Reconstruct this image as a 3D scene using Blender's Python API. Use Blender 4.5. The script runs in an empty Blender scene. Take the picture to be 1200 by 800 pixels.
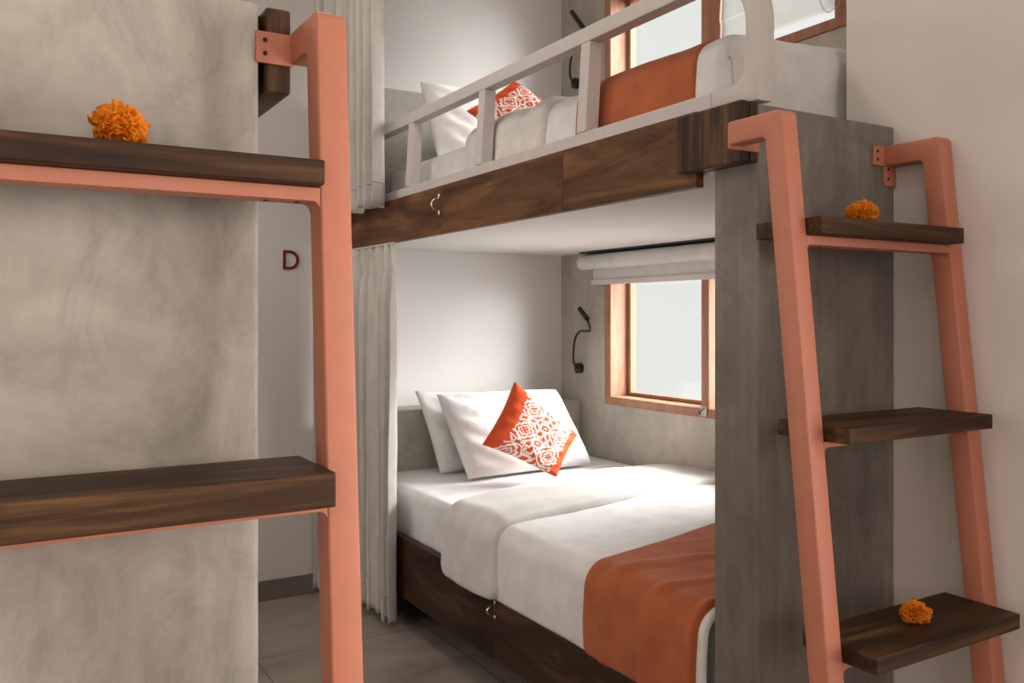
import bpy, bmesh, math, random
from mathutils import Vector, Matrix, noise
random.seed(7)
PI = math.pi
S = bpy.context.scene
COL = S.collection

# ------------------------------------------------------------------ camera, world, lights, exposure
cam_d = bpy.data.cameras.new('camera'); cam = bpy.data.objects.new('camera', cam_d); COL.objects.link(cam)
cam.location = (0, 0, 1.147)
cam.rotation_euler = (PI/2, 0, -math.atan(607/1016))
cam_d.sensor_width = 36; cam_d.lens = 36*1016/1200; cam_d.shift_y = -30/1200
cam_d.clip_start = 0.05
S.camera = cam
S.view_settings.view_transform = 'Standard'; S.view_settings.look = 'None'
S.view_settings.gamma = 1; S.view_settings.use_curve_mapping = False
S.view_settings.exposure = 0.10

W = bpy.data.worlds.new('world'); S.world = W; W.use_nodes = True
bg = W.node_tree.nodes['Background']; bg.inputs[0].default_value = (1.0, 1.0, 0.985, 1); bg.inputs[1].default_value = 0.80

def sun(name, direction, strength, angle, col):
    d = bpy.data.lights.new(name, 'SUN'); d.energy = strength; d.angle = math.radians(angle); d.color = col
    o = bpy.data.objects.new(name, d); COL.objects.link(o); o.location = (5, 1, 5)
    o.rotation_euler = Vector(direction).to_track_quat('-Z', 'Y').to_euler(); return o
def area(name, loc, direction, sx, sy, power, col, spread=180):
    d = bpy.data.lights.new(name, 'AREA'); d.shape = 'RECTANGLE'; d.size = sx; d.size_y = sy; d.energy = power; d.color = col
    d.spread = math.radians(spread)
    o = bpy.data.objects.new(name, d); COL.objects.link(o); o.location = loc
    o.rotation_euler = Vector(direction).to_track_quat('-Z', 'Y').to_euler(); return o
# hazy daylight outside the sleeping-niche windows: a low sun, brighter high haze, broad glow
sun('low_hazy_sun', (-0.60, 0.78, -0.20), 4.7, 32, (0.985, 0.99, 1.0))
sun('high_haze', (-0.80, 0.25, -0.55), 15.5, 45, (0.985, 0.99, 1.0))
sun('sky_glow', (-0.85, 0.35, -0.30), 9.0, 110, (0.97, 0.985, 1.0))
# added unseen fills: behind the camera, beyond the left bunk, under the ceiling
WARM = (1.0, 0.93, 0.865)
area('fill_right', (1.87, -0.22, 1.0), (-1, 0.25, 0), 1.1, 1.4, 31, WARM, 125)
area('fill_front', (0.3, -2.78, 1.65), (0, 1, 0), 1.35, 1.45, 31, WARM)
area('fill_left_lower', (-0.88, 2.5, 1.05), (1, -0.1, 0), 1.2, 0.6, 9, WARM)
area('fill_left_upper', (-0.88, 2.5, 2.35), (1, -0.1, 0), 1.2, 0.5, 7, WARM)
area('fill_above_room', (0.45, 0.2, 2.90), (0, 0, -1), 0.5, 0.5, 2.5, WARM)
area('fill_above_aisle', (0.78, 2.3, 2.90), (0, 0, -1), 0.4, 0.4, 8, WARM)

# ------------------------------------------------------------------ material helpers
MATS = {}
def mat(name):
    m = bpy.data.materials.new(name); m.use_nodes = True
    nt = m.node_tree; b = nt.nodes['Principled BSDF']; MATS[name] = m
    return m, nt, b
def N(nt, t, **kw):
    n = nt.nodes.new(t)
    for k, v in kw.items():
        if k in n.inputs.keys(): n.inputs[k].default_value = v
        else: setattr(n, k, v)
    return n
def L(nt, a, b): nt.links.new(a, b)
def coords(nt, scale=(1, 1, 1), rot=(0, 0, 0)):
    g = nt.nodes.new('ShaderNodeNewGeometry')
    mp = nt.nodes.new('ShaderNodeMapping'); mp.inputs['Scale'].default_value = scale; mp.inputs['Rotation'].default_value = rot
    L(nt, g.outputs['Position'], mp.inputs['Vector']); return mp.outputs[0]
def ramp(nt, fac, stops):
    r = nt.nodes.new('ShaderNodeValToRGB'); e = r.color_ramp.elements
    while len(e) < len(stops): e.new(0.5)
    for i, (p, c) in enumerate(stops): e[i].position = p; e[i].color = (*c, 1)
    L(nt, fac, r.inputs[0]); return r.outputs[0]
def bump(nt, b, h, strength, dist):
    n = nt.nodes.new('ShaderNodeBump'); n.inputs['Strength'].default_value = strength; n.inputs['Distance'].default_value = dist
    L(nt, h, n.inputs['Height']); L(nt, n.outputs[0], b.inputs['Normal'])
def mixc(nt, a, b_, f, mode='MIX'):
    n = nt.nodes.new('ShaderNodeMix'); n.data_type = 'RGBA'; n.blend_type = mode
    for sock, v in ((n.inputs[0], f), (n.inputs[6], a), (n.inputs[7], b_)):
        if hasattr(v, 'links') or isinstance(v, bpy.types.NodeSocket): L(nt, v, sock)
        elif isinstance(v, tuple): sock.default_value = (*v, 1)
        else: sock.default_value = v
    return n.outputs[2]

def plaster(name, c, var=0.06, rough=0.85):
    m, nt, b = mat(name)
    v = coords(nt, (1, 1, 1))
    n = N(nt, 'ShaderNodeTexNoise', Scale=1.7, Detail=6.0, Roughness=0.6); L(nt, v, n.inputs['Vector'])
    lo = tuple(x*(1-var) for x in c); hi = tuple(min(1, x*(1+var*0.6)) for x in c)
    L(nt, ramp(nt, n.outputs[0], [(0.3, lo), (0.7, hi)]), b.inputs['Base Color'])
    n2 = N(nt, 'ShaderNodeTexNoise', Scale=60.0, Detail=4.0); L(nt, v, n2.inputs['Vector'])
    bump(nt, b, n2.outputs[0], 0.15, 0.004); b.inputs['Roughness'].default_value = rough
    return m
def concrete(name, c0, c1, c2, streak=(2.2, 2.2, 0.6), rough=0.62, fine=0.7, blotch=0.65, dist=0.9):
    m, nt, b = mat(name)
    v = coords(nt, streak)
    n = N(nt, 'ShaderNodeTexNoise', Scale=1.6, Detail=8.0, Roughness=0.62, Distortion=dist); L(nt, v, n.inputs['Vector'])
    col = ramp(nt, n.outputs[0], [(0.28, c0), (0.5, c1), (0.72, c2)])
    v2 = coords(nt, (1.2, 1.2, 1.0), (0.4, 0.3, 0.2))
    n2 = N(nt, 'ShaderNodeTexNoise', Scale=5.0, Detail=9.0, Roughness=0.7, Distortion=2.2); L(nt, v2, n2.inputs['Vector'])
    pat = ramp(nt, n2.outputs[0], [(0.30, (0.70, 0.69, 0.68)), (0.52, (1, 1, 1)), (0.75, (1.18, 1.17, 1.15))])
    col = mixc(nt, col, pat, blotch, 'MULTIPLY')
    # fine trowel streaks running down
    v4 = coords(nt, (22, 22, 0.9))
    n4 = N(nt, 'ShaderNodeTexNoise', Scale=2.0, Detail=5.0, Roughness=0.6); L(nt, v4, n4.inputs['Vector'])
    col = mixc(nt, col, ramp(nt, n4.outputs[0], [(0.35, (0.86, 0.85, 0.84)), (0.6, (1.0, 1.0, 1.0))]), fine, 'MULTIPLY')
    # small dark pits
    v3 = coords(nt, (1, 1, 1)); vo = N(nt, 'ShaderNodeTexVoronoi', Scale=9.0); L(nt, v3, vo.inputs['Vector'])
    pit = ramp(nt, vo.outputs['Distance'], [(0.012, (0.5, 0.46, 0.42)), (0.032, (1, 1, 1))])
    col = mixc(nt, col, pit, 0.6, 'MULTIPLY')
    L(nt, col, b.inputs['Base Color']); b.inputs['Roughness'].default_value = rough
    bump(nt, b, n2.outputs[0], 0.12, 0.006)
    return m
def wood(name, dark, mid, light, grain=(1, 1, 1), scale=9.0, rough=0.5, spec=0.22):
    # grain: stretch vector (small along the grain)
    m, nt, b = mat(name)
    at = N(nt, 'ShaderNodeAttribute', attribute_name='plank')
    v = coords(nt, grain)
    add = N(nt, 'ShaderNodeVectorMath', operation='ADD'); L(nt, v, add.inputs[0]); L(nt, at.outputs['Vector'], add.inputs[1])
    n = N(nt, 'ShaderNodeTexNoise', Scale=scale, Detail=7.0, Roughness=0.6, Distortion=0.7); L(nt, add.outputs[0], n.inputs['Vector'])
    n2 = N(nt, 'ShaderNodeTexNoise', Scale=scale*6, Detail=4.0, Roughness=0.7); L(nt, add.outputs[0], n2.inputs['Vector'])
    col = ramp(nt, n.outputs[0], [(0.30, dark), (0.5, mid), (0.70, light)])
    fine = ramp(nt, n2.outputs[0], [(0.35, (0.72, 0.70, 0.68)), (0.65, (1.08, 1.08, 1.08))])
    col = mixc(nt, col, fine, 0.6, 'MULTIPLY')
    L(nt, col, b.inputs['Base Color']); b.inputs['Roughness'].default_value = rough
    b.inputs['Specular IOR Level'].default_value = spec
    bump(nt, b, n2.outputs[0], 0.08, 0.002)
    return m
def fabric(name, c, rough=0.95, weave=900, trans=0.0, var=0.05):
    m, nt, b = mat(name)
    v = coords(nt, (1, 1, 1))
    n = N(nt, 'ShaderNodeTexNoise', Scale=float(weave)*0.35, Detail=2.0); L(nt, v, n.inputs['Vector'])
    n2 = N(nt, 'ShaderNodeTexNoise', Scale=14.0, Detail=4.0); L(nt, v, n2.inputs['Vector'])
    c0 = tuple(x*(1-var*2) for x in c); c1 = tuple(min(1, x*(1+var)) for x in c)
    L(nt, ramp(nt, n2.outputs[0], [(0.3, c0), (0.7, c1)]), b.inputs['Base Color'])
    b.inputs['Roughness'].default_value = rough; b.inputs['Specular IOR Level'].default_value = 0.15
    b.inputs['Sheen Weight'].default_value = 0.15
    bump(nt, b, n.outputs[0], 0.12, 0.001)
    if trans:
        t = N(nt, 'ShaderNodeBsdfTranslucent'); t.inputs[0].default_value = (*c, 1)
        mx = N(nt, 'ShaderNodeMixShader'); mx.inputs[0].default_value = trans
        out = nt.nodes['Material Output']
        L(nt, b.outputs[0], mx.inputs[1]); L(nt, t.outputs[0], mx.inputs[2]); L(nt, mx.outputs[0], out.inputs[0])
    return m
def plain(name, c, rough=0.5, metal=0.0, spec=0.5, bumpy=0.0):
    m, nt, b = mat(name)
    n = N(nt, 'ShaderNodeTexNoise', Scale=30.0, Detail=3.0); L(nt, coords(nt), n.inputs['Vector'])
    L(nt, ramp(nt, n.outputs[0], [(0.3, tuple(x*0.96 for x in c)), (0.7, tuple(min(1, x*1.03) for x in c))]), b.inputs['Base Color'])
    b.inputs['Roughness'].default_value = rough; b.inputs['Metallic'].default_value = metal; b.inputs['Specular IOR Level'].default_value = spec
    if bumpy:
        n3 = N(nt, 'ShaderNodeTexNoise', Scale=350.0, Detail=2.0); L(nt, coords(nt), n3.inputs['Vector']); bump(nt, b, n3.outputs[0], bumpy, 0.001)
    return m

M_wall = plaster('white_plaster', (0.73, 0.705, 0.68), 0.03)
M_wallr = plaster('warm_white_plaster', (0.735, 0.685, 0.645), 0.05)
M_wall_shade = plaster('shaded_plaster', (0.52, 0.48, 0.45), 0.04)  # paint of the white wall, darkened to carry the aisle end's shade
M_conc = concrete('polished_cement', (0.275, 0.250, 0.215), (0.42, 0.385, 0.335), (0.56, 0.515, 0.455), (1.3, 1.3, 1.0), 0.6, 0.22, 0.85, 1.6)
M_conc_shade = concrete('shaded_cement', (0.120, 0.104, 0.086), (0.20, 0.175, 0.148), (0.30, 0.265, 0.227), (2.2, 2.2, 0.6), 0.62, 1.0, 0.8)  # same cement as the left panel, shade put into a darker colour
M_concw = concrete('niche_cement', (0.33, 0.305, 0.26), (0.43, 0.395, 0.335), (0.52, 0.48, 0.41), (1.4, 1.4, 0.9), 0.62, 0.25, 0.5)
M_board = wood('teak_board', (0.036, 0.015, 0.007), (0.125, 0.056, 0.024), (0.26, 0.125, 0.050), (1, 0.22, 1.6), 9.0)
M_cap = wood('teak_end_block', (0.018, 0.009, 0.006), (0.052, 0.025, 0.013), (0.16, 0.080, 0.032), (1, 1.6, 0.10), 22.0)
M_tread = wood('teak_tread', (0.014, 0.007, 0.004), (0.052, 0.024, 0.010), (0.17, 0.085, 0.032), (0.16, 1.6, 2.2), 14.0, 0.55, 0.22)
M_base = wood('dark_bed_base', (0.016, 0.008, 0.005), (0.052, 0.025, 0.012), (0.14, 0.070, 0.031), (1, 0.3, 1.4), 9.0)
M_winw = wood('window_timber', (0.30, 0.135, 0.075), (0.38, 0.185, 0.110), (0.45, 0.24, 0.155), (1.2, 1.2, 0.2), 16.0, 0.5)
M_coral = plain('coral_paint', (0.52, 0.19, 0.115), 0.50, 0, 0.4, 0.05)
M_rail = plain('white_painted_metal', (0.60, 0.55, 0.52), 0.55, 0, 0.4, 0.12)
M_black = plain('black_plastic', (0.012, 0.012, 0.013), 0.45)
M_dark = plain('shade_black', (0.02, 0.018, 0.016), 0.9)  # near-black puts shade into the gap and toe recess; screws share it
M_chrome = plain('chrome_metal', (0.75, 0.72, 0.68), 0.22, 1.0)
M_red = plain('dark_red_lettering', (0.13, 0.014, 0.010), 0.7, 0, 0.15)
M_sheet = fabric('white_sheet', (0.78, 0.76, 0.75))
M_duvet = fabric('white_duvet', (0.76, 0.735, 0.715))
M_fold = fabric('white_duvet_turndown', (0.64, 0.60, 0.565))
M_pillow = fabric('white_pillowcase', (0.77, 0.75, 0.73))
M_runner = fabric('burnt_orange_cloth', (0.43, 0.115, 0.040), var=0.08)
M_curt = fabric('beige_curtain', (0.60, 0.56, 0.51), trans=0.10)
M_blind = fabric('roller_blind_cloth', (0.68, 0.66, 0.64), trans=0.12)
M_blind2 = fabric('thin_blind_cloth', (0.50, 0.50, 0.485), trans=0.5)
M_green = plain('flower_heart', (0.36, 0.27, 0.03), 0.9, 0, 0.05)
# marigold petals
m, nt, b = mat('marigold_petal'); M_petal = m
n = N(nt, 'ShaderNodeTexNoise', Scale=70.0, Detail=3.0); L(nt, coords(nt), n.inputs['Vector'])
L(nt, ramp(nt, n.outputs[0], [(0.3, (0.60, 0.13, 0.006)), (0.5, (0.80, 0.24, 0.010)), (0.7, (0.90, 0.36, 0.02))]), b.inputs['Base Color'])
b.inputs['Roughness'].default_value = 0.7; b.inputs['Specular IOR Level'].default_value = 0.2
# cushion print
m, nt, b = mat('printed_cushion'); M_print = m
at = N(nt, 'ShaderNodeAttribute', attribute_name='motif')
col = ramp(nt, at.outputs['Fac'], [(0.42, (0.62, 0.085, 0.030)), (0.58, (0.80, 0.75, 0.70))])
L(nt, col, b.inputs['Base Color']); b.inputs['Roughness'].default_value = 0.95; b.inputs['Specular IOR Level'].default_value = 0.1
# glass
m, nt, b = mat('window_glass'); M_glass = m
nt.nodes.remove(b); t = N(nt, 'ShaderNodeBsdfTransparent'); g = N(nt, 'ShaderNodeBsdfGlossy'); g.inputs['Roughness'].default_value = 0.03
t.inputs[0].default_value = (0.97, 0.98, 0.97, 1)
mx = N(nt, 'ShaderNodeMixShader'); mx.inputs[0].default_value = 0.02; L(nt, t.outputs[0], mx.inputs[1]); L(nt, g.outputs[0], mx.inputs[2])
L(nt, mx.outputs[0], nt.nodes['Material Output'].inputs[0])
# lamp led
m, nt, b = mat('lamp_led'); M_led = m
b.inputs['Emission Color'].default_value = (1, 0.75, 0.5, 1); b.inputs['Emission Strength'].default_value = 1.5
# floor tile
m, nt, b = mat('floor_tile'); M_floor = m
v = coords(nt, (1/0.62, 1/0.62, 1)); 
mp = N(nt, 'ShaderNodeMapping'); mp.inputs['Location'].default_value = (-0.75/0.62, -2.92/0.62, 0); L(nt, v, mp.inputs['Vector'])
br = N(nt, 'ShaderNodeTexBrick'); br.offset = 0.0; br.inputs['Scale'].default_value = 1.0
br.inputs['Mortar Size'].default_value = 0.004; br.inputs['Brick Width'].default_value = 1.0; br.inputs['Row Height'].default_value = 1.0
L(nt, mp.outputs[0], br.inputs['Vector'])
n = N(nt, 'ShaderNodeTexNoise', Scale=2.2, Detail=8.0, Roughness=0.6, Distortion=0.6); L(nt, coords(nt, (1, 2.4, 1)), n.inputs['Vector'])
col = ramp(nt, n.outputs[0], [(0.3, (0.20, 0.162, 0.130)), (0.7, (0.34, 0.285, 0.235))])
L(nt, mixc(nt, col, (0.09, 0.075, 0.06), br.outputs['Fac']), b.inputs['Base Color'])
b.inputs['Roughness'].default_value = 0.5
M_skirt = concrete('skirting_tile', (0.09, 0.073, 0.059), (0.125, 0.102, 0.083), (0.16, 0.132, 0.108), (1, 1, 2))

# ------------------------------------------------------------------ mesh helpers
ORG = {}
def root(name, label, cat, loc, group=None):
    o = bpy.data.objects.new(name, None); COL.objects.link(o); o.location = loc; o.empty_display_size = 0.1
    o['label'] = label; o['category'] = cat
    if group: o['group'] = group
    ORG[o.name] = Vector(loc); return o
def tag(o, label, cat, group=None):
    o['label'] = label; o['category'] = cat
    if group: o['group'] = group
    return o
def obj(name, bm, material, parent=None, smooth=False, origin=None, angle=None, label=None):
    me = bpy.data.meshes.new(name)
    if parent is not None: off = ORG[parent.name]
    elif origin is not None: off = Vector(origin)
    else: off = Vector((0, 0, 0))
    bmesh.ops.translate(bm, verts=bm.verts, vec=-off)
    bmesh.ops.recalc_face_normals(bm, faces=bm.faces)
    if smooth or angle:
        for f in bm.faces: f.smooth = True
    if angle:
        for e in bm.edges:
            if len(e.link_faces) == 2 and e.calc_face_angle(0) > math.radians(angle): e.smooth = False
    bm.to_mesh(me); bm.free()
    o = bpy.data.objects.new(name, me); COL.objects.link(o); me.materials.append(material)
    if parent is not None: o.parent = parent; ORG[o.name] = off.copy()
    else: o.location = off; ORG[o.name] = off.copy()
    if label: o['label'] = label
    return o
def struct(name, bm, m, **k):
    o = obj(name, bm, m, **k); o['kind'] = 'structure'; return o
def box(bm, lo, hi, bev=0.0, seg=2):
    r = bmesh.ops.create_cube(bm, size=1.0)
    vs = r['verts']
    c = [(a+b_)/2 for a, b_ in zip(lo, hi)]; s = [abs(b_-a) for a, b_ in zip(lo, hi)]
    for v in vs: v.co = Vector((c[0]+v.co.x*s[0], c[1]+v.co.y*s[1], c[2]+v.co.z*s[2]))
    if bev:
        es = list({e for v in vs for e in v.link_edges})
        bmesh.ops.bevel(bm, geom=es, offset=bev, segments=seg, profile=0.6, affect='EDGES')
    return bm
def bx(lo, hi, bev=0.0, seg=2): return box(bmesh.new(), lo, hi, bev, seg)
def prism(bm, pts, axis, a0, a1, bev=0.0, seg=2):
    """extrude 2D polygon pts along axis ('X': pts are (y,z); 'Y': (x,z); 'Z': (x,y))"""
    def P(p, a): return {'X': (a, p[0], p[1]), 'Y': (p[0], a, p[1]), 'Z': (p[0], p[1], a)}[axis]
    v0 = [bm.verts.new(P(p, a0)) for p in pts]; v1 = [bm.verts.new(P(p, a1)) for p in pts]
    n = len(pts); fs = [bm.faces.new(v0), bm.faces.new(v1[::-1])]
    for i in range(n): fs.append(bm.faces.new((v0[i], v0[(i+1) % n], v1[(i+1) % n], v1[i])))
    bmesh.ops.recalc_face_normals(bm, faces=fs)
    if bev:
        es = list({e for f in fs for e in f.edges if len(e.link_faces) == 2 and e.calc_face_angle(0) > 0.6})
        bmesh.ops.bevel(bm, geom=es, offset=bev, segments=seg, profile=0.5, affect='EDGES')
    return bm
def catmull(pts, n=8):
    P = [Vector(p) for p in pts]; out = []
    for i in range(len(P)-1):
        p0 = P[max(i-1, 0)]; p1 = P[i]; p2 = P[i+1]; p3 = P[min(i+2, len(P)-1)]
        for k in range(n):
            t = k/n
            out.append(0.5*((2*p1)+(p2-p0)*t+(2*p0-5*p1+4*p2-p3)*t*t+(3*p1-p0-3*p2+p3)*t**3))
    out.append(P[-1]); return out
def tube(bm, pts, r, n=12, cap=True):
    rings = []; P = [Vector(p) for p in pts]; prev = None
    for i, p in enumerate(P):
        d = (P[min(i+1, len(P)-1)]-P[max(i-1, 0)]).normalized()
        if prev is None: u = d.orthogonal().normalized()
        else: u = (prev-d*prev.dot(d)).normalized()
        prev = u; w = d.cross(u); rr = r[i] if isinstance(r, (list, tuple)) else r
        rings.append([bm.verts.new(p+(u*math.cos(2*PI*k/n)+w*math.sin(2*PI*k/n))*rr) for k in range(n)])
    for a, b_ in zip(rings, rings[1:]):
        for k in range(n): bm.faces.new((a[k], a[(k+1) % n], b_[(k+1) % n], b_[k]))
    if cap: bm.faces.new(rings[0][::-1]); bm.faces.new(rings[-1])
    return bm
def cyl(p0, p1, r, n=32, bm=None):
    return tube(bm or bmesh.new(), [p0, p1], r, n)
def grid(bm, nu, nv, f):
    V = [[bm.verts.new(f(i/(nu-1), j/(nv-1))) for j in range(nv)] for i in range(nu)]
    for i in range(nu-1):
        for j in range(nv-1): bm.faces.new((V[i][j], V[i+1][j], V[i+1][j+1], V[i][j+1]))
    return V
def fbm(x, y, z=0.0, o=4):
    return noise.fractal(Vector((x, y, z)), 1.0, 2.0, o)
def planks(o, cuts, axis, seed=0):
    """give faces between cuts their own grain offset"""
    me = o.data; at = me.attributes.new('plank', 'FLOAT_VECTOR', 'FACE'); rnd = random.Random(seed)
    offs = [(rnd.uniform(0, 20), rnd.uniform(0, 20), rnd.uniform(0, 20)) for _ in range(len(cuts)+1)]
    off = ORG[o.name][axis]
    for p in me.polygons:
        c = p.center[axis]+off; k = sum(1 for q in cuts if c > q); at.data[p.index].vector = offs[k]
def seeded(o, seed):
    rnd = random.Random(seed); me = o.data; at = me.attributes.new('plank', 'FLOAT_VECTOR', 'FACE')
    v = (rnd.uniform(0, 30), rnd.uniform(0, 30), rnd.uniform(0, 30))
    for p in me.polygons: at.data[p.index].vector = v

# ------------------------------------------------------------------ setting
XP = 1.275        # aisle face of the right bunk
XN = 2.382        # window wall (cement) inside the sleeping niches
XR = 1.692        # white wall on the right
YB = 3.516        # end wall
ZC = 2.95
XL = -0.83
struct('floor', bx((XL-0.1, -2.7, -0.12), (XN+0.25, YB+0.15, 0)), M_floor)
struct('ceiling', bx((XL-0.1, -2.7, ZC), (XN+0.25, YB+0.15, ZC+0.12)), M_wall)
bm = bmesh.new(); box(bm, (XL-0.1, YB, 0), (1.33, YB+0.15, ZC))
struct('wall_back_aisle', bm, M_wall_shade)
bm = bmesh.new(); box(bm, (1.33, YB, 0), (XN+0.127, YB+0.15, ZC))
struct('wall_back_niche', bm, M_wall)
bm = bmesh.new(); xo = XL-0.12; ly0, ly1 = 1.86, 3.157
box(bm, (xo, -2.6, 0), (XL, ly0, ZC)); box(bm, (xo, ly1, 0), (XL, YB, ZC)); box(bm, (xo, ly0, 0), (XL, ly1, 0.75))
box(bm, (xo, ly0, 1.40), (XL, ly1, 2.092)); box(bm, (xo, ly0, 2.62), (XL, ly1, ZC))
struct('wall_left', bm, M_wallr)
for nm, z0, z1 in (('added_window_5', 0.75, 1.40), ('added_window_6', 2.092, 2.62)):  # added unseen windows, openings for the left fill lights
    bm = bmesh.new()
    for y in (ly0, (ly0+ly1)/2-0.022, ly1-0.045): box(bm, (XL-0.04, y, z0), (XL+0.008, y+0.045, z1))
    for z in (z0, z1-0.036): box(bm, (XL-0.04, ly0, z), (XL+0.008, ly1, z+0.036))
    struct(nm, bm, M_winw)
# right wall and front wall: each has an added, unseen window opening behind the camera; the right wall's far end returns into the niche
bm = bmesh.new(); wy0, wy1, wz0, wz1 = -0.80, 0.35, 0.30, 1.70
box(bm, (XR, wy1, 0), (XN+0.127, 1.326, ZC), 0.004)
box(bm, (XR, -2.6, 0), (XR+0.22, wy0, ZC)); box(bm, (XR, wy0, 0), (XR+0.22, wy1, wz0)); box(bm, (XR, wy0, wz1), (XR+0.22, wy1, ZC))
struct('wall_right', bm, M_wallr)
vx0, vx1, vz0, vz1 = -0.40, 1.00, 0.9, 2.4
bm = bmesh.new()
box(bm, (XL-0.12, -2.82, 0), (vx0, -2.6, ZC)); box(bm, (vx1, -2.82, 0), (XR+0.22, -2.6, ZC))
box(bm, (vx0, -2.82, 0), (vx1, -2.6, vz0)); box(bm, (vx0, -2.82, vz1), (vx1, -2.6, ZC))
struct('wall_front', bm, M_wallr)
# added unseen walls outside those two windows, put there to block the low sun
struct('sun_blocker_right', bx((2.75, -3.6, -0.1), (2.90, 1.30, 4.6)), M_wallr)
struct('sun_blocker_front', bx((-2.2, -3.75, -0.1), (2.90, -3.60, 4.6)), M_wallr)
# cement window wall with two openings
bm = bmesh.new(); X1 = XN+0.127
OY0, OY1 = 1.86, 3.157
LZ0, LZ1, UZ0, UZ1 = 0.75, 1.40, 2.092, 2.62
box(bm, (XN, OY1, 0), (X1, YB, ZC)); box(bm, (XN, 1.326, 0), (X1, OY0, ZC))
box(bm, (XN, OY0, 0), (X1, OY1, LZ0)); box(bm, (XN, OY0, LZ1), (X1, OY1, UZ0)); box(bm, (XN, OY0, UZ1), (X1, OY1, ZC))
struct('wall_window', bm, M_concw)
struct('baseboard_back', bx((XL, YB-0.012, 0), (1.33, YB, 0.079), 0.002), M_skirt)
# cement end walls of the two bunks
struct('wall_bunk_right', bx((XP, 1.2, 0), (XR, 1.322, 1.56), 0.006, 3), M_conc_shade)
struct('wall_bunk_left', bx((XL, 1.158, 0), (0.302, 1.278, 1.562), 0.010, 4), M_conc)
# slabs carrying the upper berths
struct('ceiling_bunk_right', bx((XP+0.001, 1.323, 1.44), (XN, YB, 1.52)), M_wall)
struct('ceiling_bunk_left', bx((XL, 1.279, 1.44), (0.297, YB, 1.52)), M_wall)

def window(name, z0, z1):
    F = bmesh.new(); x0, x1 = XN-0.008, XN+0.125; w = 0.045; mx0, mx1 = 2.489, 2.531
    box(F, (x0, OY1-w, z0), (x1, OY1, z1), 0.003); box(F, (x0, OY0, z0), (x1, OY0+w, z1), 0.003)
    box(F, (x0, OY0+w, z0), (x1, OY1-w, z0+0.036), 0.003); box(F, (x0, OY0+w, z1-0.036), (x1, OY1-w, z1), 0.003)
    box(F, (x0, mx0, z0+0.036), (x1, mx1, z1-0.036), 0.003)
    f = struct(name, F, M_winw, origin=(XN, 2.5, z0))
    for a, b_ in ((OY0+w, mx0), (mx1, OY1-w)):
        Sx0, Sx1 = XN+0.088, XN+0.118; s = 0.022
        B = bmesh.new(); zz0, zz1 = z0+0.038, z1-0.038
        box(B, (Sx0, a+0.003, zz0), (Sx1, a+s, zz1), 0.002); box(B, (Sx0, b_-s, zz0), (Sx1, b_-0.003, zz1), 0.002)
        box(B, (Sx0, a+s, zz0), (Sx1, b_-s, zz0+0.014), 0.002); box(B, (Sx0, a+s, zz1-0.02), (Sx1, b_-s, zz1), 0.002)
        sh = obj('sash', B, M_winw, f)
        obj('pane', bx((Sx0+0.012, a+s, zz0+0.014), (Sx0+0.018, b_-s, zz1-0.02)), M_glass, sh)
    return f
window('window_1', LZ0, LZ1)
window('window_2', UZ0, UZ1)
# frames of the two added, unseen fill windows behind the camera
bm = bmesh.new()
for y in (wy0, (wy0+wy1)/2-0.025, wy1-0.05): box(bm, (XR+0.05, y, wz0), (XR+0.12, y+0.05, wz1))
box(bm, (XR+0.05, wy0, wz0), (XR+0.12, wy1, wz0+0.05)); box(bm, (XR+0.05, wy0, wz1-0.05), (XR+0.12, wy1, wz1))
struct('added_window_3', bm, M_winw)
bm = bmesh.new()
for x in (vx0, (vx0+vx1)/2-0.025, vx1-0.05): box(bm, (x, -2.74, vz0), (x+0.05, -2.67, vz1))
box(bm, (vx0, -2.74, vz0), (vx1, -2.67, vz0+0.05)); box(bm, (vx0, -2.74, vz1-0.05), (vx1, -2.67, vz1))
struct('added_window_4', bm, M_winw)

# window latch
r = root('window_latch', 'small white metal latch at the foot of the lower window mullion', 'latch', (2.374, 2.51, 0.765))
obj('latch_plate', bx((2.368, 2.497, 0.757), (2.3735, 2.529, 0.795), 0.002), M_rail, r)
obj('latch_arm', tube(bmesh.new(), catmull([(2.364, 2.505, 0.79), (2.356, 2.503, 0.785), (2.356, 2.523, 0.772), (2.364, 2.524, 0.764)]), 0.0025, 8), M_black, r, smooth=True)

# ------------------------------------------------------------------ upper bunk front board + end block
def fascia(x0, x1, ya, yb, label, cuts):
    r = root('bunk_fascia_board', label, 'board', (x0, ya, 1.415))
    bm = bmesh.new(); ys = [ya]+cuts+[yb]
    for a, b_ in zip(ys, ys[1:]): box(bm, (x0, a+0.0006, 1.415), (x1, b_-0.0006, 1.572), 0.0015)
    o = obj('board', bm, M_board, r); planks(o, cuts, 1, 5); return r
rb = fascia(1.252, XP-0.001, 1.350, 3.48, 'dark teak front board along the upper berth, under the white rail', [1.841, 2.539])
def arc_hook(x, y, z, h, parent):
    pts = [(x-0.003, y, z+h/2), (x-0.004, y, z+h*0.30)]
    for k in range(9):
        a = PI/2-PI*k/8; pts.append((x-0.006-0.024*math.cos(a), y, z+h*0.27*math.sin(a)))
    pts += [(x-0.004, y, z-h*0.30), (x-0.003, y, z-h/2)]
    bm = tube(bmesh.new(), catmull(pts, 4), 0.0032, 10)
    for s in (1, -1): tube(bm, [(x, y, z+s*h*0.44), (x-0.006, y, z+s*h*0.44)], 0.0062, 12)
    return obj('hook', bm, M_chrome, parent, smooth=True, label='chrome hook')
arc_hook(1.252, 2.556, 1.511, 0.066, rb)
c = obj('end_cap', bx((1.229, 1.200, 1.443), (1.2515, 1.386, 1.563), 0.006, 3), M_cap, rb, label='thicker darker end block')
c2 = obj('end_block', bx((1.2515, 1.200, 1.4445), (1.2735, 1.3495, 1.5615), 0.003, 2), M_cap, rb, label='paler end grain backing')
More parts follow.
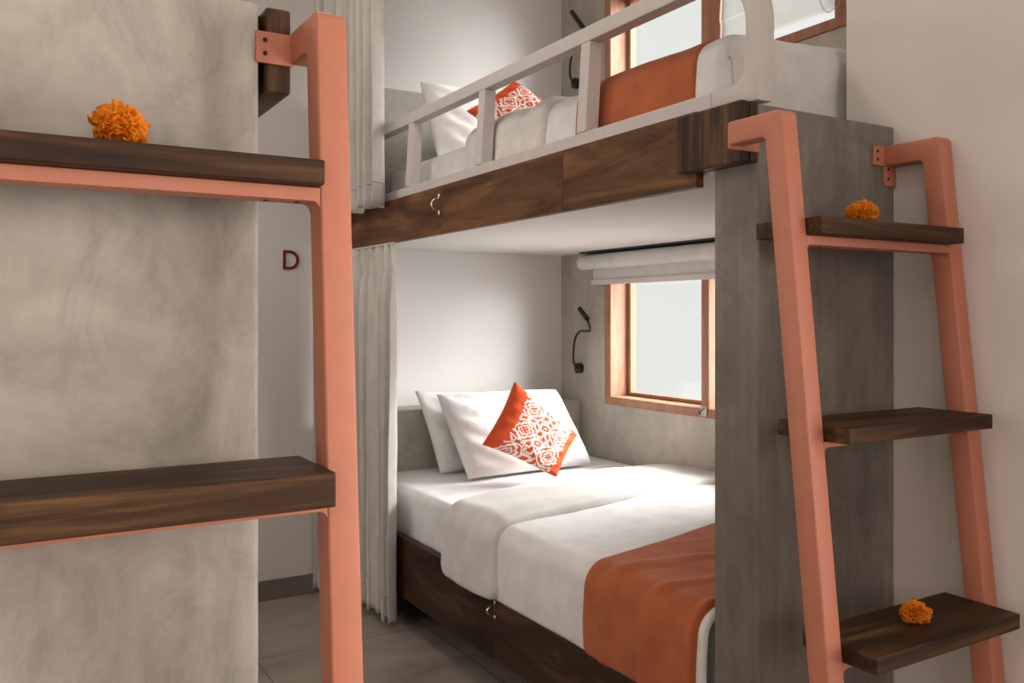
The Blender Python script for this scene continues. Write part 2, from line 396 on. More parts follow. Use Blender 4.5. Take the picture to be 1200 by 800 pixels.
rl = root('bunk_fascia_board', 'dark teak board end sticking out behind the left cement panel', 'board', (0.305, 1.158, 1.415))
o = obj('board', bx((0.3025, 1.34, 1.415), (0.325, 3.48, 1.572), 0.002), M_board, rl); seeded(o, 3)
obj('end_cap', bx((0.311, 1.160, 1.445), (0.345, 1.345, 1.560), 0.006, 3), M_cap, rl, label='end block with lighter end grain')
obj('gap_shade', bx((0.3022, 1.19, 1.45), (0.3108, 1.339, 1.555)), M_dark, rl)  # dark strip filling the open gap with painted shade

# ------------------------------------------------------------------ guard rail
r = root('guard_rail', 'white metal guard rail on the upper berth with rounded foot end', 'rail', (XP, 1.2, 1.572))
def lean(z): return 0.016*max(0, (z-1.612))/0.25
def railbar(bm, y0, y1, z0, z1):
    vs0 = set(bm.verts); box(bm, (XP, y0, z0), (XP+0.04, y1, z1), 0.003)
    for v in set(bm.verts)-vs0: v.co.x += lean(v.co.z)
bm = bmesh.new(); railbar(bm, 1.3303, 3.5, 1.572, 1.610); obj('bottom_bar', bm, M_rail, r)
# rounded foot end : bent square tube from bottom bar up and over into the top bar
zt0, zt1 = 1.842, 1.882; R_out, R_in = 0.165, 0.125
outer = [(1.330, 1.5725), (1.2015, 1.5675)]; inner = [(1.2415+0.032-0.032*math.cos(t), 1.6420-0.0320*math.sin(t)) for t in [PI/2*k/6 for k in range(7)]]+[(1.330, 1.6098)]
up_o = [(1.2015+R_out-R_out*math.cos(t), zt1-R_out+R_out*math.sin(t)) for t in [PI/2*k/10 for k in range(11)]]
up_i = [(1.2415+R_in-R_in*math.cos(t), zt0-R_in+R_in*math.sin(t)) for t in [PI/2*k/10 for k in range(10, -1, -1)]]
poly = outer+up_o+up_i+inner
bm = bmesh.new(); prism(bm, poly, 'X', XP, XP+0.04, 0.003, 2)
for v in bm.verts: v.co.x += lean(v.co.z)
obj('end_post', bm, M_rail, r, angle=40)
bm = bmesh.new(); railbar(bm, 1.3668, 3.5, zt0, zt1); obj('top_bar', bm, M_rail, r)
for y in (1.775, 2.320, 2.850, 3.40):
    bm = bmesh.new(); railbar(bm, y, y+0.04, 1.611, zt0-0.0005); obj('baluster', bm, M_rail, r)

# ------------------------------------------------------------------ ledges at the head of each berth
tag(obj('headboard_ledge', bx((1.31, 3.348, 0.0), (XN-0.001, YB-0.001, 0.752), 0.008, 3), M_concw, origin=(1.8, 3.4, 0)),
    'grey cement ledge behind the pillows of the lower bed', 'ledge')
tag(obj('headboard_ledge', bx((1.345, 3.348, 1.521), (XN-0.001, YB-0.001, 2.092), 0.008, 3), M_concw, origin=(1.8, 3.4, 1.521)),
    'grey cement ledge at the head of the upper berth', 'ledge')

# ------------------------------------------------------------------ ladders
def ladder(xa, xb, ytop, slope, ywall, ztop, ypan, treads, plates, label, seed):
    """xa,xb: outer faces. front line y = ytop-slope*(ztop-z)"""
    w = 0.040
    r = root('bunk_ladder', label, 'ladder', ((xa+xb)/2, ytop-slope*ztop, 0))
    yf = lambda z: ytop-slope*(ztop-z)
    for x in (xa, xb-w):
        pts = [(yf(0), 0.001), (yf(ztop-0.006), ztop-0.006), (ytop+0.006, ztop), (ypan-0.004, ztop), (ypan-0.004, ztop-0.043),
               (yf(ztop-0.043)+0.049, ztop-0.043), (yf(ztop-0.049)+0.043, ztop-0.049), (yf(0)+0.043, 0.001)]
        obj('rail_leg', prism(bmesh.new(), pts, 'X', x, x+w, 0.0035, 3), M_coral, r, angle=50)
    for (y0, y1, z0, z1) in treads:
        # flat bar under the tread with small corner fillets
        zb = z0-(0.017 if z0 > 1.2 else 0.011); a = yf(z0-0.008)+0.001
        bm = bmesh.new(); box(bm, (xa+w, a, zb), (xb-w, a+0.040, z0-0.0005), 0.001)
        for s, x in ((1, xa+w), (-1, xb-w)):
            q = [(x, zb)]+[(x+s*(0.010-0.010*math.sin(t)), zb-0.010+0.010*math.cos(t)) for t in [PI/2*k/5 for k in range(6)]]
            prism(bm, q, 'Y', a, a+0.040)
        cb = obj('cross_bar', bm, M_coral, r)
        for x in (xa+w+0.022, xa+w+0.06, xb-w-0.06, xb-w-0.022):
            obj('screw', cyl((x, a+0.022, zb+0.001), (x, a+0.022, zb-0.0012), 0.0032, 12), M_black, cb)
        bm = bx((xa+w+0.001, y0, z0), (xb-w-0.001, y1, z1), 0.003, 3)
        t = obj('tread', bm, M_tread, r); seeded(t, seed); seed += 1
    for (x0, x1, z0, z1) in plates:
        p = obj('bracket_plate', bx((x0, ypan-0.005, z0), (x1, ypan-0.0005, z1), 0.0015), M_coral, r)
        xc = (x0+x1)/2
        for zz in (z0+(z1-z0)*0.3, z0+(z1-z0)*0.72):
            xs = x0+0.012 if x1-x0 > 0.03 else xc
            obj('screw', cyl((xs, ypan-0.004, zz), (xs, ypan-0.0065, zz), 0.0030, 12), M_dark, p)
    return r
ladder(0.342, 0.342-0.04+0.04+0.0, 0, 0, 0, 0, 0, [], [], 'x', 0) if False else None
XLA, XLB = -0.114, 0.382
ladder(XLA, XLB, 1.046, 0.0735, 0, 1.527, 1.158,
       [(1.007, 1.145, 1.304, 1.334), (0.968, 1.110, 0.925, 0.966), (0.945, 1.075, 0.560, 0.598)],
       [(0.296, 0.346, 1.482, 1.524), (-0.118, -0.070, 1.482, 1.524)],
       'coral metal ladder with teak treads against the left cement panel', 11)
ladder(1.190, 1.690, 1.068, 0.104, 0, 1.513, 1.2,
       [(1.014, 1.166, 1.290, 1.321), (0.957, 1.114, 0.930, 0.958), (0.905, 1.056, 0.561, 0.590)],
       [(1.192, 1.272, 1.463, 1.512), (1.616, 1.656, 1.470, 1.512), (1.652, 1.6895, 1.428, 1.478)],
       'coral metal ladder with teak treads beside the white right wall', 31)

# ------------------------------------------------------------------ marigolds
def marigold(loc, size, h, tilt, label, seed):
    r = root('marigold', label, 'flower', loc, 'loose marigold heads on the ladder treads')
    rnd = random.Random(seed); bm = bmesh.new(); C = Vector(loc)
    Rm = Matrix.Rotation(tilt[0], 3, 'X') @ Matrix.Rotation(tilt[1], 3, 'Y') @ Matrix.Rotation(tilt[2], 3, 'Z')
    cen = Vector((0, 0, h*0.42))
    # inner body
    mm = Matrix.Translation(C+Vector((0, 0, h*0.44))) @ Rm.to_4x4() @ Matrix.Diagonal((1, 1, h/size, 1))
    bmesh.ops.create_icosphere(bm, subdivisions=3, radius=size*0.33, matrix=mm)
    for k in range(150):
        g = math.pi*(3-math.sqrt(5)); zz = 1-1.93*(k+0.5)/150; rr = math.sqrt(max(0, 1-zz*zz)); th = k*g+rnd.uniform(-0.15, 0.15)
        d = Vector((rr*math.cos(th), rr*math.sin(th), zz))
        ln = size*0.5*rnd.uniform(0.80, 1.08); base = d*size*0.16
        side = d.cross(Vector((0, 0, 1)));
        if side.length < 0.05: side = Vector((1, 0, 0))
        side.normalize(); side = (side+Vector((rnd.uniform(-.5, .5) for _ in range(3)))).normalized(); up = side.cross(d).normalized()
        wd = size*rnd.uniform(0.11, 0.17); nu, nv = 5, 5; curl = rnd.uniform(-0.5, 0.7); ph = rnd.uniform(0, 6)
        V = []
        for i in range(nu):
            t = i/(nu-1); row = []
            for j in range(nv):
                s = j/(nv-1)*2-1
                p = base+d*(ln-size*0.16)*t*(1-0.12*abs(s)*t)+side*s*wd*(0.35+0.75*t**0.7)+up*(curl*size*0.10*t*t+0.055*size*t*math.sin(s*5+ph)-0.05*size*s*s)
                p = Vector((p.x, p.y, p.z*(h/size)*1.0)); p = Rm @ p + cen
                p.z = max(p.z, 0.0005+rnd.uniform(0, 0.001)); row.append(bm.verts.new(C+p))
            V.append(row)
        for i in range(nu-1):
            for j in range(nv-1): bm.faces.new((V[i][j], V[i+1][j], V[i+1][j+1], V[i][j+1]))
    o = obj('petals', bm, M_petal, r, smooth=True)
    md = o.modifiers.new('s', 'SOLIDIFY'); md.thickness = 0.0004
    bm = bmesh.new()
    for k in range(30):
        a = rnd.uniform(0, 6.28); q = rnd.uniform(0, size*0.07)
        p0 = Vector((q*math.cos(a), q*math.sin(a), size*0.20)); p1 = Vector((1.6*q*math.cos(a), 1.6*q*math.sin(a), size*0.50))
        tube(bm, [C+Rm @ p0+cen, C+Rm @ p1+cen], [size*0.02, size*0.012], 6)
    obj('flower_heart', bm, M_green, r, label='olive green centre')
    return r
marigold((0.1205, 1.060, 1.334), 0.062, 0.050, (-0.75, 0.15, 0.3), 'orange marigold head on the top tread of the left ladder', 1)
marigold((1.432, 1.085, 1.321), 0.064, 0.050, (-0.5, 0.1, 1.0), 'orange marigold head on the top tread of the right ladder', 2)
marigold((1.435, 0.975, 0.590), 0.056, 0.042, (-0.5, 0.45, 2.0), 'orange marigold head on the lowest tread of the right ladder', 3)

# ------------------------------------------------------------------ lower bed base
r = root('platform_bed', 'dark teak platform bed base with toe recess under the lower mattress', 'bed', (1.285, 1.33, 0))
bm = bmesh.new(); ys = [1.33, 2.262, 3.34]
for a, b_ in zip(ys, ys[1:]): box(bm, (1.285, a+0.0006, 0.115), (1.310, b_-0.0006, 0.335), 0.002)
o = obj('side_board', bm, M_base, r); planks(o, [2.262], 1, 9)
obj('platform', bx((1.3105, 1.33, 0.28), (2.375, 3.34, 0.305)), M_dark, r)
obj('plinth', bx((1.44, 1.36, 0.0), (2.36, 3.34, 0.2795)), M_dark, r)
arc_hook(1.285, 2.245, 0.272, 0.050, r)

# ------------------------------------------------------------------ mattresses and bedding
def mattress(lo, hi, name, label):
    bm = bx(lo, hi, 0.035, 5)
    return tag(obj(name, bm, M_sheet, origin=((lo[0]+hi[0])/2, (lo[1]+hi[1])/2, lo[2]), angle=60), label, 'mattress')
mattress((1.322, 1.335, 0.306), (2.372, 3.335, 0.505), 'mattress', 'white sheeted mattress on the lower dark teak base')
mattress((1.365, 1.385, 1.521), (2.372, 3.25, 1.728), 'mattress', 'white sheeted mattress on the upper berth behind the rail')

class Prof:
    """cross section of the bedding: from the wall (s=0) over the top and down the aisle side"""
    def __init__(self, xw, xe, ztop, crown, zhem, rad):
        P = []
        for k in range(30):
            t = k/29; x = xw+(xe+rad-xw)*t
            P.append((x, ztop+crown*math.sin(PI*min(1, max(0, (xw-x)/(xw-xe))))**0.8, 0, 1))
        z0 = P[-1][1]
        for k in range(1, 11):
            a = PI/2*k/10; P.append((xe+rad-rad*math.sin(a), z0-rad+rad*math.cos(a), -math.sin(a), math.cos(a)))
        zz = z0-rad
        for k in range(1, 15):
            t = k/14; P.append((xe-0.004*math.sin(t*PI), zz+(zhem-zz)*t, -1, 0))
        self.P = P; self.L = [0]
        for a, b_ in zip(P, P[1:]): self.L.append(self.L[-1]+math.hypot(a[0]-b_[0], a[1]-b_[1]))
        self.T = self.L[-1]
    def at(self, s):
        d = s*self.T; i = 0
        while i < len(self.L)-2 and self.L[i+1] < d: i += 1
        t = (d-self.L[i])/max(1e-9, self.L[i+1]-self.L[i]); a, b_ = self.P[i], self.P[i+1]
        v = [a[k]+(b_[k]-a[k])*t for k in range(4)]; n = math.hypot(v[2], v[3]) or 1
        return v[0], v[1], v[2]/n, v[3]/n
def sm(x): x = max(0, min(1, x)); return x*x*(3-2*x)
def drape(name, prof, y0f, y1f, off, wr, material, label, cat, nu=150, nv=110, edge=0.012, foot=None, hem_r=0.0, solid=0.004, flare=0.0, parent=None):
    """sheet over the profile between Y edges y0f(s) (foot side) and y1f(s) (head side)"""
    bm = bmesh.new()
    def f(a, b_):
        s = a; x, z, nx, nz = prof.at(s)
        y0, y1 = y0f(s), y1f(s); 
        if hem_r:
            rem = (1-s)*prof.T
            if rem < hem_r:
                q = hem_r-math.sqrt(max(0, hem_r**2-(hem_r-rem)**2)); y0 += q; y1 -= q
        y = y0+(y1-y0)*b_
        de = min(abs(y-y0) if foot is None else 9, abs(y1-y), ) ; e = math.sqrt(max(0, min(1, de/edge)*(2-min(1, de/edge))))
        dh = (1-s)*prof.T; e2 = math.sqrt(max(0, min(1, dh/edge)*(2-min(1, dh/edge))))
        o_ = off*e*max(0.35, e2)+wr(x, y, z, s, b_)*e
        px, py, pz = x+nx*o_, y, z+nz*o_
        if nz < 0.3: px -= flare*sm(dh*-8+1)
        if foot is not None:
            yf_, rad = foot; d = yf_+rad-y
            if d > 0:
                arc = rad*PI/2
                if d < arc: t = d/rad; py = yf_+rad-rad*math.sin(t); pz -= rad*(1-math.cos(t))*(1 if nz > .3 else .3)
                else:
                    py = yf_-0.006*math.sin((d-arc)*20+x*9)-0.01*fbm(x*4, d*4, 3); pz -= rad+(d-arc)
                if nz < .6: px += 0.02*sm(d/arc)
                pz = max(pz, 1.530)
        return (px, py, pz)
    grid(bm, nu, nv, f)
    o = obj(name, bm, material, parent=parent, origin=(1.8, 1.9, round(prof.P[0][1], 2)), smooth=True)
    m_ = o.modifiers.new('solid', 'SOLIDIFY'); m_.thickness = solid; m_.offset = -1
    if parent is not None: return o
    return tag(o, label, cat)
def wr0(amp, seed=0.0):
    return lambda x, y, z, s, t: amp*(fbm(x*2.2+seed, y*2.2, z*1.5)+0.35*fbm(x*6, y*5+seed, z*5))
# ---- lower bed
PL = Prof(2.365, 1.272, 0.515, 0.028, 0.310, 0.045)
sx = lambda s: min(1, s*PL.T/1.07)      # 0 at the wall, 1 at the aisle edge
duvL = drape('duvet', PL, lambda s: 1.336, lambda s: 2.66-0.20*sx(s), 0.012, wr0(0.005, 2), M_duvet,
      'white duvet with wide turned-down fold spread over the lower bed', 'duvet')
def wr_band(x, y, z, s, t):
    return 0.007*fbm(x*2.5, y*4, z*2, 3)+0.008*math.sin(PI*t)+0.004*math.sin(y*30+x*6)*sm(sx(s)*1.2-0.1)*(0.5+0.5*fbm(x*3, y*3))
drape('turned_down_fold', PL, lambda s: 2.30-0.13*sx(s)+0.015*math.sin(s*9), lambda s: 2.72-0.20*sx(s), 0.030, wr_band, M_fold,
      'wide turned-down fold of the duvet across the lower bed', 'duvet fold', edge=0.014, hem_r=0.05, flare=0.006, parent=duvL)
def wr_run(x, y, z, s, t):
    side = sm((sx(s)-0.55)*2.0)
    g = math.sin((y*26+x*7+1.5*fbm(x*2, y*2))*1.6)
    return 0.004*fbm(x*3, y*5, z*2)+0.0085*max(0, g)**2*(0.35+0.65*side)*(1-abs(2*t-0.8)**2*0.6)
drape('bed_runner', PL, lambda s: 1.352+0.03*(1-sx(s)), lambda s: 1.93-0.175*sm(sx(s)*1.05), 0.022, wr_run, M_runner,
      'burnt orange cloth runner across the foot of the lower bed', 'bed runner', nu=190, nv=150, edge=0.010, hem_r=0.03)
# ---- upper bed
PU = Prof(2.365, 1.362, 1.742, 0.040, 1.560, 0.050)
def wr_up(x, y, z, s, t):
    return 0.010*fbm(x*2.5+5, y*3, z*2)-0.010*math.exp(-((y-1.50-0.25*(z-1.72))/0.010)**2)*sm((1.775-z)*25)*sm((z-1.60)*20)
duvU = drape('duvet', PU, lambda s: 1.15, lambda s: 2.55-0.06*sm(sx(s)), 0.012, wr_up, M_duvet,
      'white duvet with rumpled fold, draped over the foot of the upper berth', 'duvet', foot=(1.362, 0.035), nu=150, nv=170)
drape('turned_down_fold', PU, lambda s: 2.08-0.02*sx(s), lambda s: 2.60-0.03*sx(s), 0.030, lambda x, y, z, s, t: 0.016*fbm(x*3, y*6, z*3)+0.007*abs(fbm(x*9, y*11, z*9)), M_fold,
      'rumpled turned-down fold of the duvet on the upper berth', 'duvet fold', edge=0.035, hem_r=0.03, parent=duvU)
drape('bed_runner', PU, lambda s: 1.455-0.01*sx(s), lambda s: 2.0-0.09*sm(sx(s)), 0.024, wr0(0.006, 4), M_runner,
      'burnt orange cloth runner across the upper berth behind the rail', 'bed runner', edge=0.010)

# ---- pillows
def pillow(name, c, thick, material, label, cat, n=60, pinch=0.07, motif=None, seed=0.0, flange=0.0, sag=0.0, group=None):
    """c: corners (a=-1,b=-1),(1,-1),(1,1),(-1,1)"""
    C = [Vector(p) for p in c]; nrm = (C[1]-C[0]).cross(C[3]-C[0]).normalized()
    bm = bmesh.new(); cen = sum(C, Vector())/4
    def base(a, b_):
        aa = a*(1-pinch*(1-b_*b_)); bb = b_*(1-pinch*(1-a*a))
        u, v = (aa+1)/2, (bb+1)/2
        return (C[0]*(1-u)+C[1]*u)*(1-v)+(C[3]*(1-u)+C[2]*u)*v
    def h(a, b_):
        k = max(0, (1-abs(a)**2.6)*(1-abs(b_)**2.6))
        w_ = 0.10*fbm(a*2+seed, b_*2, seed)+0.05*fbm(a*5+seed, b_*5, seed)
        e = min(1-abs(a), 1-abs(b_))
        return thick/2*(k**0.42)*(1+w_)+0.004*sm(e*8)*math.sin(13*(a+b_)+seed)*sm(1-abs(e-0.25)*3)
    V = {}
    for sgn in (1, -1):
        for i in range(n+1):
            for j in range(n+1):
                a, b_ = -1+2*i/n, -1+2*j/n
                if sgn == -1 and (i in (0, n) or j in (0, n)): V[(sgn, i, j)] = V[(1, i, j)]; continue
                p = base(a, b_)+nrm*sgn*h(a, b_)
                p.z -= sag*max(0, b_)*0
                V[(sgn, i, j)] = bm.verts.new(p)
    inv = {v: k for k, v in V.items()}
    for sgn in (1, -1):
        for i in range(n):
            for j in range(n):
                q = (V[(sgn, i, j)], V[(sgn, i+1, j)], V[(sgn, i+1, j+1)], V[(sgn, i, j+1)])
                bm.faces.new(q if sgn == 1 else q[::-1])
    bm.verts.index_update(); vals = []
    if motif:
        for v in bm.verts:
            k = inv[v]; vals.append(motif((k[1]/n, k[2]/n)) if (k[0] == 1 or True) else 1.0)
    o = obj(name, bm, material, origin=cen, smooth=True)
    if motif:
        at_ = o.data.attributes.new('motif', 'FLOAT', 'POINT')
        for i, x in enumerate(vals): at_.data[i].value = x
    return tag(o, label, cat, group)
def ikat(p):
    """white ikat medallions on red; u runs from the plain red side to the other, v along it"""
    u, v = p
    jag = 0.010*math.sin(v*95)+0.006*math.sin(v*173+u*40)
    if u+jag < 0.155 or u+jag > 0.86: return 0.0
    x = (u-0.155)/0.705; y = v
    def med(cx, cy, r0):
        dx, dy = (x-cx)*0.72, (y-cy); rr = math.hypot(dx, dy); th = math.atan2(dy, dx)
        edge = r0*(1+0.13*math.cos(4*th)+0.06*math.cos(12*th)); k = rr/edge
        if k > 1: return None
        if k > 0.74: return 1
        if k > 0.64: return 0
        # inner four-lobed loops
        q = abs(math.sin(2*th)); lob = 0.52*q+0.05
        if abs(k-lob) < 0.075: return 1
        if 0.42 < k < 0.56 and abs(math.cos(2*th)) > 0.75: return 1
        return 0
    def sq(cx, cy, r0):
        dx, dy = abs((x-cx)*0.72), abs(y-cy); k = (max(dx, dy)*0.65+0.35*math.hypot(dx, dy))/r0
        if k > 1: return None
        if k > 0.62: return 1
        if k > 0.42: return 0
        if abs(dx-dy) < 0.006 and k < 0.3: return 1
        return 0
    for (cx, cy) in ((0.17, 0.22), (0.17, 0.62), (0.17, 1.02), (0.83, 0.02), (0.83, 0.42), (0.83, 0.82)):
        m_ = med(cx, cy, 0.135)
        if m_ is not None: return m_
    for (cx, cy) in ((0.5, 0.12), (0.5, 0.42), (0.5, 0.72), (0.5, 1.02)):
        m_ = sq(cx, cy, 0.080)
        if m_ is not None: return m_
    # filler: concentric outlines following the medallions plus little blocks
    best = 9
    for (cx, cy) in ((0.17, 0.22), (0.17, 0.62), (0.17, 1.02), (0.83, 0.02), (0.83, 0.42), (0.83, 0.82), (0.17, -0.18)):
        best = min(best, math.hypot((x-cx)*0.72, y-cy))
    if 0.158 < best < 0.178: return 1
    gx, gy = (x*0.72*13) % 1, (y*13) % 1; ix, iy = int(x*0.72*13), int(y*13)
    if best >= 0.185:
        kind = (ix*3+iy*5) % 4
        if kind == 0: return 1 if (0.15 < gx < 0.85 and 0.15 < gy < 0.85) else 0
        if kind == 1: return 1 if (gx < 0.3 or gy < 0.3) else 0
        if kind == 2: return 1 if abs(gx-gy) < 0.22 else 0
        return 1 if (gx > 0.7 or gy > 0.65) else 0
    return 0
pillow('pillow', [(1.545, 3.150, 0.510), (2.20, 3.19, 0.510), (2.14, 3.315, 0.800), (1.498, 3.290, 0.835)], 0.085, M_pillow,
       'white pillow leaning on the ledge, rear one of the lower bed pair', 'pillow', seed=1.3, pinch=0.02)
pillow('pillow', [(1.572, 2.960, 0.516), (2.19, 3.00, 0.516), (2.130, 3.190, 0.822), (1.535, 3.165, 0.830)], 0.14, M_pillow,
       'white pillow in front of its twin, behind the red printed cushion below', 'pillow', seed=4.1, pinch=0.022)
pillow('cushion', [(1.735, 2.885, 0.892), (1.555, 2.820, 0.668), (1.800, 2.690, 0.545), (2.015, 2.860, 0.668)], 0.12, M_print,
       'square red and white ikat print cushion on the lower bed', 'cushion', n=220, motif=lambda p: ikat((p[1], p[0])), pinch=0.09, seed=2.2)
pillow('pillow', [(1.460, 2.99, 1.736), (2.15, 3.03, 1.736), (2.07, 3.20, 2.05), (1.450, 3.14, 2.075)], 0.16, M_pillow,
       'white pillow propped at the head of the upper berth', 'pillow', seed=7.7, pinch=0.02)
pillow('cushion', [(1.715, 2.86, 2.050), (1.480, 2.80, 1.895), (1.68, 2.70, 1.775), (1.91, 2.80, 1.90)], 0.12, M_print,
       'square red and white ikat print cushion on the upper berth', 'cushion', n=180, motif=lambda p: ikat((p[1], p[0])), pinch=0.08, seed=5.5)

# ------------------------------------------------------------------ reading lamps
def lamp(pts, head, y, z, label):
    r = root('reading_lamp', label, 'lamp', (XN, y, z), 'black gooseneck reading lamps')
    bm = cyl((XN-0.0005, y, z), (XN-0.022, y, z), 0.0245, 32); bmesh.ops.bevel(bm, geom=[e for e in bm.edges if e.calc_face_angle(0) > 1], offset=0.003, segments=2, affect='EDGES')
    obj('wall_base', bm, M_black, r, angle=40)
    obj('gooseneck', tube(bmesh.new(), catmull(pts, 10), 0.0052, 12), M_black, r, smooth=True)
    a, b_ = Vector(head[0]), Vector(head[1]); d = (b_-a)
    obj('lamp_head', tube(bmesh.new(), [a, a+d*0.03, a+d*0.97, b_], [0.007, 0.0115, 0.0115, 0.0100], 20), M_black, r, angle=40)
    obj('led', cyl(b_, b_+d.normalized()*0.002, 0.0085, 16), M_led, r)
lamp([(2.362, 3.352, 0.90), (2.340, 3.352, 0.93), (2.335, 3.345, 0.99), (2.335, 3.330, 1.045), (2.33, 3.285, 1.076), (2.31, 3.22, 1.078), (2.30, 3.17, 1.080), (2.30, 3.165, 1.092), (2.32, 3.205, 1.115), (2.335, 3.232, 1.130)],
     [(2.335, 3.232, 1.130), (2.335, 3.300, 1.183)], 3.352, 0.90, 'black gooseneck reading lamp on the cement wall over the lower bed')
lamp([(2.362, 3.378, 2.25), (2.340, 3.378, 2.275), (2.335, 3.372, 2.34), (2.335, 3.34, 2.395), (2.32, 3.27, 2.42), (2.31, 3.235, 2.43), (2.32, 3.245, 2.45), (2.335, 3.265, 2.475)],
     [(2.335, 3.262, 2.470), (2.335, 3.362, 2.580)], 3.378, 2.25, 'black gooseneck reading lamp on the cement wall over the upper berth')

# ------------------------------------------------------------------ blinds
r = root('roller_blind', 'white roller blind rolled up above the lower window', 'blind', (2.33, 2.5, 1.40))
obj('roll', cyl((2.335, 1.87, 1.392), (2.335, 3.27, 1.392), 0.034, 40), M_blind, r, angle=40)
obj('end_bracket', bx((2.312, 3.270, 1.365), (2.381, 3.275, 1.425), 0.002), M_rail, r)
obj('blind_cloth', bx((2.3655, 1.89, 1.312), (2.3670, 3.232, 1.392)), M_blind, r)
obj('bottom_bar', bx((2.358, 1.88, 1.288), (2.371, 3.240, 1.312), 0.003), M_rail, r)
obj('shadow_line', bx((2.31, 1.87, 1.432), (2.375, 3.262, 1.439)), M_black, r)  # black strip painting the shadow line above the roll
r = root('roller_blind', 'thin white blind drawn down in the upper window beside a bead chain', 'blind', (2.43, 2.2, 2.17))
bm = bmesh.new()
zs = [2.185+0.105*k for k in range(6)]
pts = []
for a, b_ in zip(zs, zs[1:]):
    pts += [(2.440, a), (2.434, a+0.008), (2.438, a+0.05), (2.440, b_-0.006)]
V0 = [bm.verts.new((x, 1.912, z)) for x, z in pts]; V1 = [bm.verts.new((x, 2.484, z)) for x, z in pts]
for i in range(len(pts)-1): bm.faces.new((V0[i], V0[i+1], V1[i+1], V1[i]))
o = obj('blind_cloth', bm, M_blind2, r); md = o.modifiers.new('s', 'SOLIDIFY'); md.thickness = 0.0008
bm = bmesh.new(); ch = catmull([(2.362, 1.985, 2.60), (2.362, 1.965, 2.30), (2.362, 1.95, 2.19), (2.362, 1.925, 2.150), (2.362, 1.895, 2.155), (2.362, 1.872, 2.20), (2.362, 1.870, 2.60)], 30)
acc = 0
tube(bm, ch, 0.0007, 6)
for a, b_ in zip(ch, ch[1:]):
    acc += (b_-a).length
    if acc > 0.0075:
        acc = 0; mm = Matrix.Translation(b_); bmesh.ops.create_icosphere(bm, subdivisions=1, radius=0.0026, matrix=mm)
obj('bead_chain', bm, M_rail, r, smooth=True)

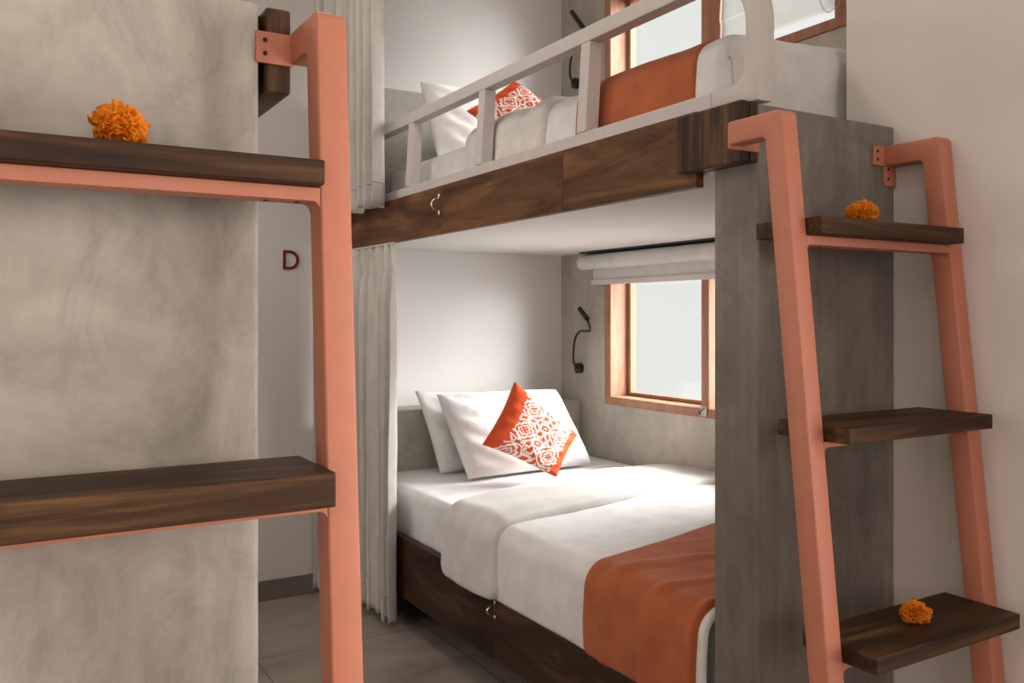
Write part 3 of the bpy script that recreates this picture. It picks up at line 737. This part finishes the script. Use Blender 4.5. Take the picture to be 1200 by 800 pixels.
# ------------------------------------------------------------------ curtains
def curtain(path, ztop, zbot, nf, amp, label, heading=True, seed=0.0):
    C = catmull(path, 20); Ls = [0]
    for a, b_ in zip(C, C[1:]): Ls.append(Ls[-1]+(b_-a).length)
    T = Ls[-1]
    def pos(t):
        d = t*T; i = 0
        while i < len(Ls)-2 and Ls[i+1] < d: i += 1
        k = (d-Ls[i])/max(1e-9, Ls[i+1]-Ls[i]); p = C[i].lerp(C[i+1], k); tg = (C[i+1]-C[i]).normalized()
        return p, tg, Vector((-tg.y, tg.x, 0))
    bm = bmesh.new(); nu = nf*22+1; nv = 60
    def f(a, b_):
        tt = a+0.018*math.sin(a*nf*2*PI*0.37+seed)*min(a, 1-a)*4
        p, tg, nr = pos(min(1, max(0, tt))); z = ztop+(zbot-ztop)*b_
        ph = a*nf*2*PI+seed+0.5*fbm(a*3, b_*0.8, seed)
        am = amp*(0.75+0.35*math.sin(a*7+seed)); sh_ = lambda v: math.copysign(abs(v)**0.7, v)
        if heading:
            hb = (ztop-z); pin = math.exp(-((hb-0.085)/0.022)**2)
            am *= (0.45+0.55*sm((hb-0.03)/0.25))*(1-0.45*pin)
            if hb < 0.08: ph2 = a*nf*3*2*PI; off = am*math.sin(ph)+0.004*math.sin(ph2)
            else: off = am*sh_(math.sin(ph+0.5*math.sin(ph)))
        else: off = am*sh_(math.sin(ph+0.5*math.sin(ph)))
        off += 0.006*fbm(a*6, b_*2, seed)
        q = p+nr*off+tg*(0.012*math.cos(ph))*(0.5+0.5*b_)
        zz = z+(0.006*math.sin(ph*0.5+1)+0.004*math.sin(a*60) if b_ > 0.985 else 0)
        return (q.x, q.y, zz)
    grid(bm, nu, nv, f)
    r = root('curtain', label, 'curtain', (C[len(C)//2].x, C[len(C)//2].y, zbot), None)
    o = obj('drape', bm, M_curt, r, smooth=True); md = o.modifiers.new('s', 'SOLIDIFY'); md.thickness = 0.0018
    # stitched hem
    bm = bmesh.new(); hz = zbot+0.085
    def fh(a, b_):
        x, y, z = f(a, (ztop-(hz+0.003*(b_-0.5)*2))/(ztop-zbot))
        p, tg, nr = pos(min(1, a)); return (x-nr.x*0.0012*(1 if nr.x > 0 else -1)*-1, y-0.0012, z)
    grid(bm, nu, 2, fh)
    o = obj('hem', bm, M_curt, r, smooth=True); md = o.modifiers.new('s', 'SOLIDIFY'); md.thickness = 0.0016; md.offset = 0
    bm = tube(bmesh.new(), [(p.x, p.y, ztop+0.003) for p in C[::5]], 0.004, 8)
    obj('track', bm, M_rail, r)
    return r
curtain([(1.200, 2.925, 0), (1.195, 3.10, 0), (1.180, 3.30, 0), (1.165, 3.46, 0)], 2.93, 1.548, 7, 0.033,
        'beige curtain gathered beside the upper berth, ending above the board', seed=0.6)
curtain([(1.244, 2.915, 0), (1.238, 3.08, 0), (1.232, 3.22, 0), (1.228, 3.34, 0)], 1.408, 0.032, 6, 0.028,
        'beige pleated curtain gathered beside the lower bed, reaching the floor', seed=2.0)
curtain([(1.160, 3.415, 0), (1.152, 3.445, 0), (1.145, 3.485, 0)], 1.530, 0.025, 3, 0.014,
        'narrow fold of beige curtain at the end wall, mostly behind the left ladder', seed=1.0, heading=False)

# ------------------------------------------------------------------ letter D on the end wall
x0, x1, z0, z1, st = 1.012, 1.077, 1.337, 1.415, 0.0105
ro = (z1-z0)/2; cz = (z0+z1)/2
def Dcurve(x0, x1, r_):
    xc = x1-r_; return [(x0, cz-r_), (x0, cz+r_), (xc, cz+r_)]+[(xc+r_*math.sin(t), cz+r_*math.cos(t)) for t in [PI*k/24 for k in range(1, 24)]]+[(xc, cz-r_)]
A = Dcurve(x0, x1, ro); B = Dcurve(x0+st, x1-st, ro-st)
bm = bmesh.new(); yf0, yf1 = YB-0.007, YB-0.0005
va = [[bm.verts.new((p[0], y, p[1])) for p in q] for q in (A, B) for y in (yf0, yf1)]
n = len(A)
for i in range(n):
    j = (i+1) % n
    bm.faces.new((va[0][i], va[0][j], va[2][j], va[2][i])); bm.faces.new((va[1][i], va[3][i], va[3][j], va[1][j]))
    bm.faces.new((va[0][i], va[1][i], va[1][j], va[0][j])); bm.faces.new((va[2][i], va[2][j], va[3][j], va[3][i]))
tag(obj('wall_letter', bm, M_red, origin=(1.045, YB, z0)), 'dark red letter D fixed on the white end wall', 'letter')
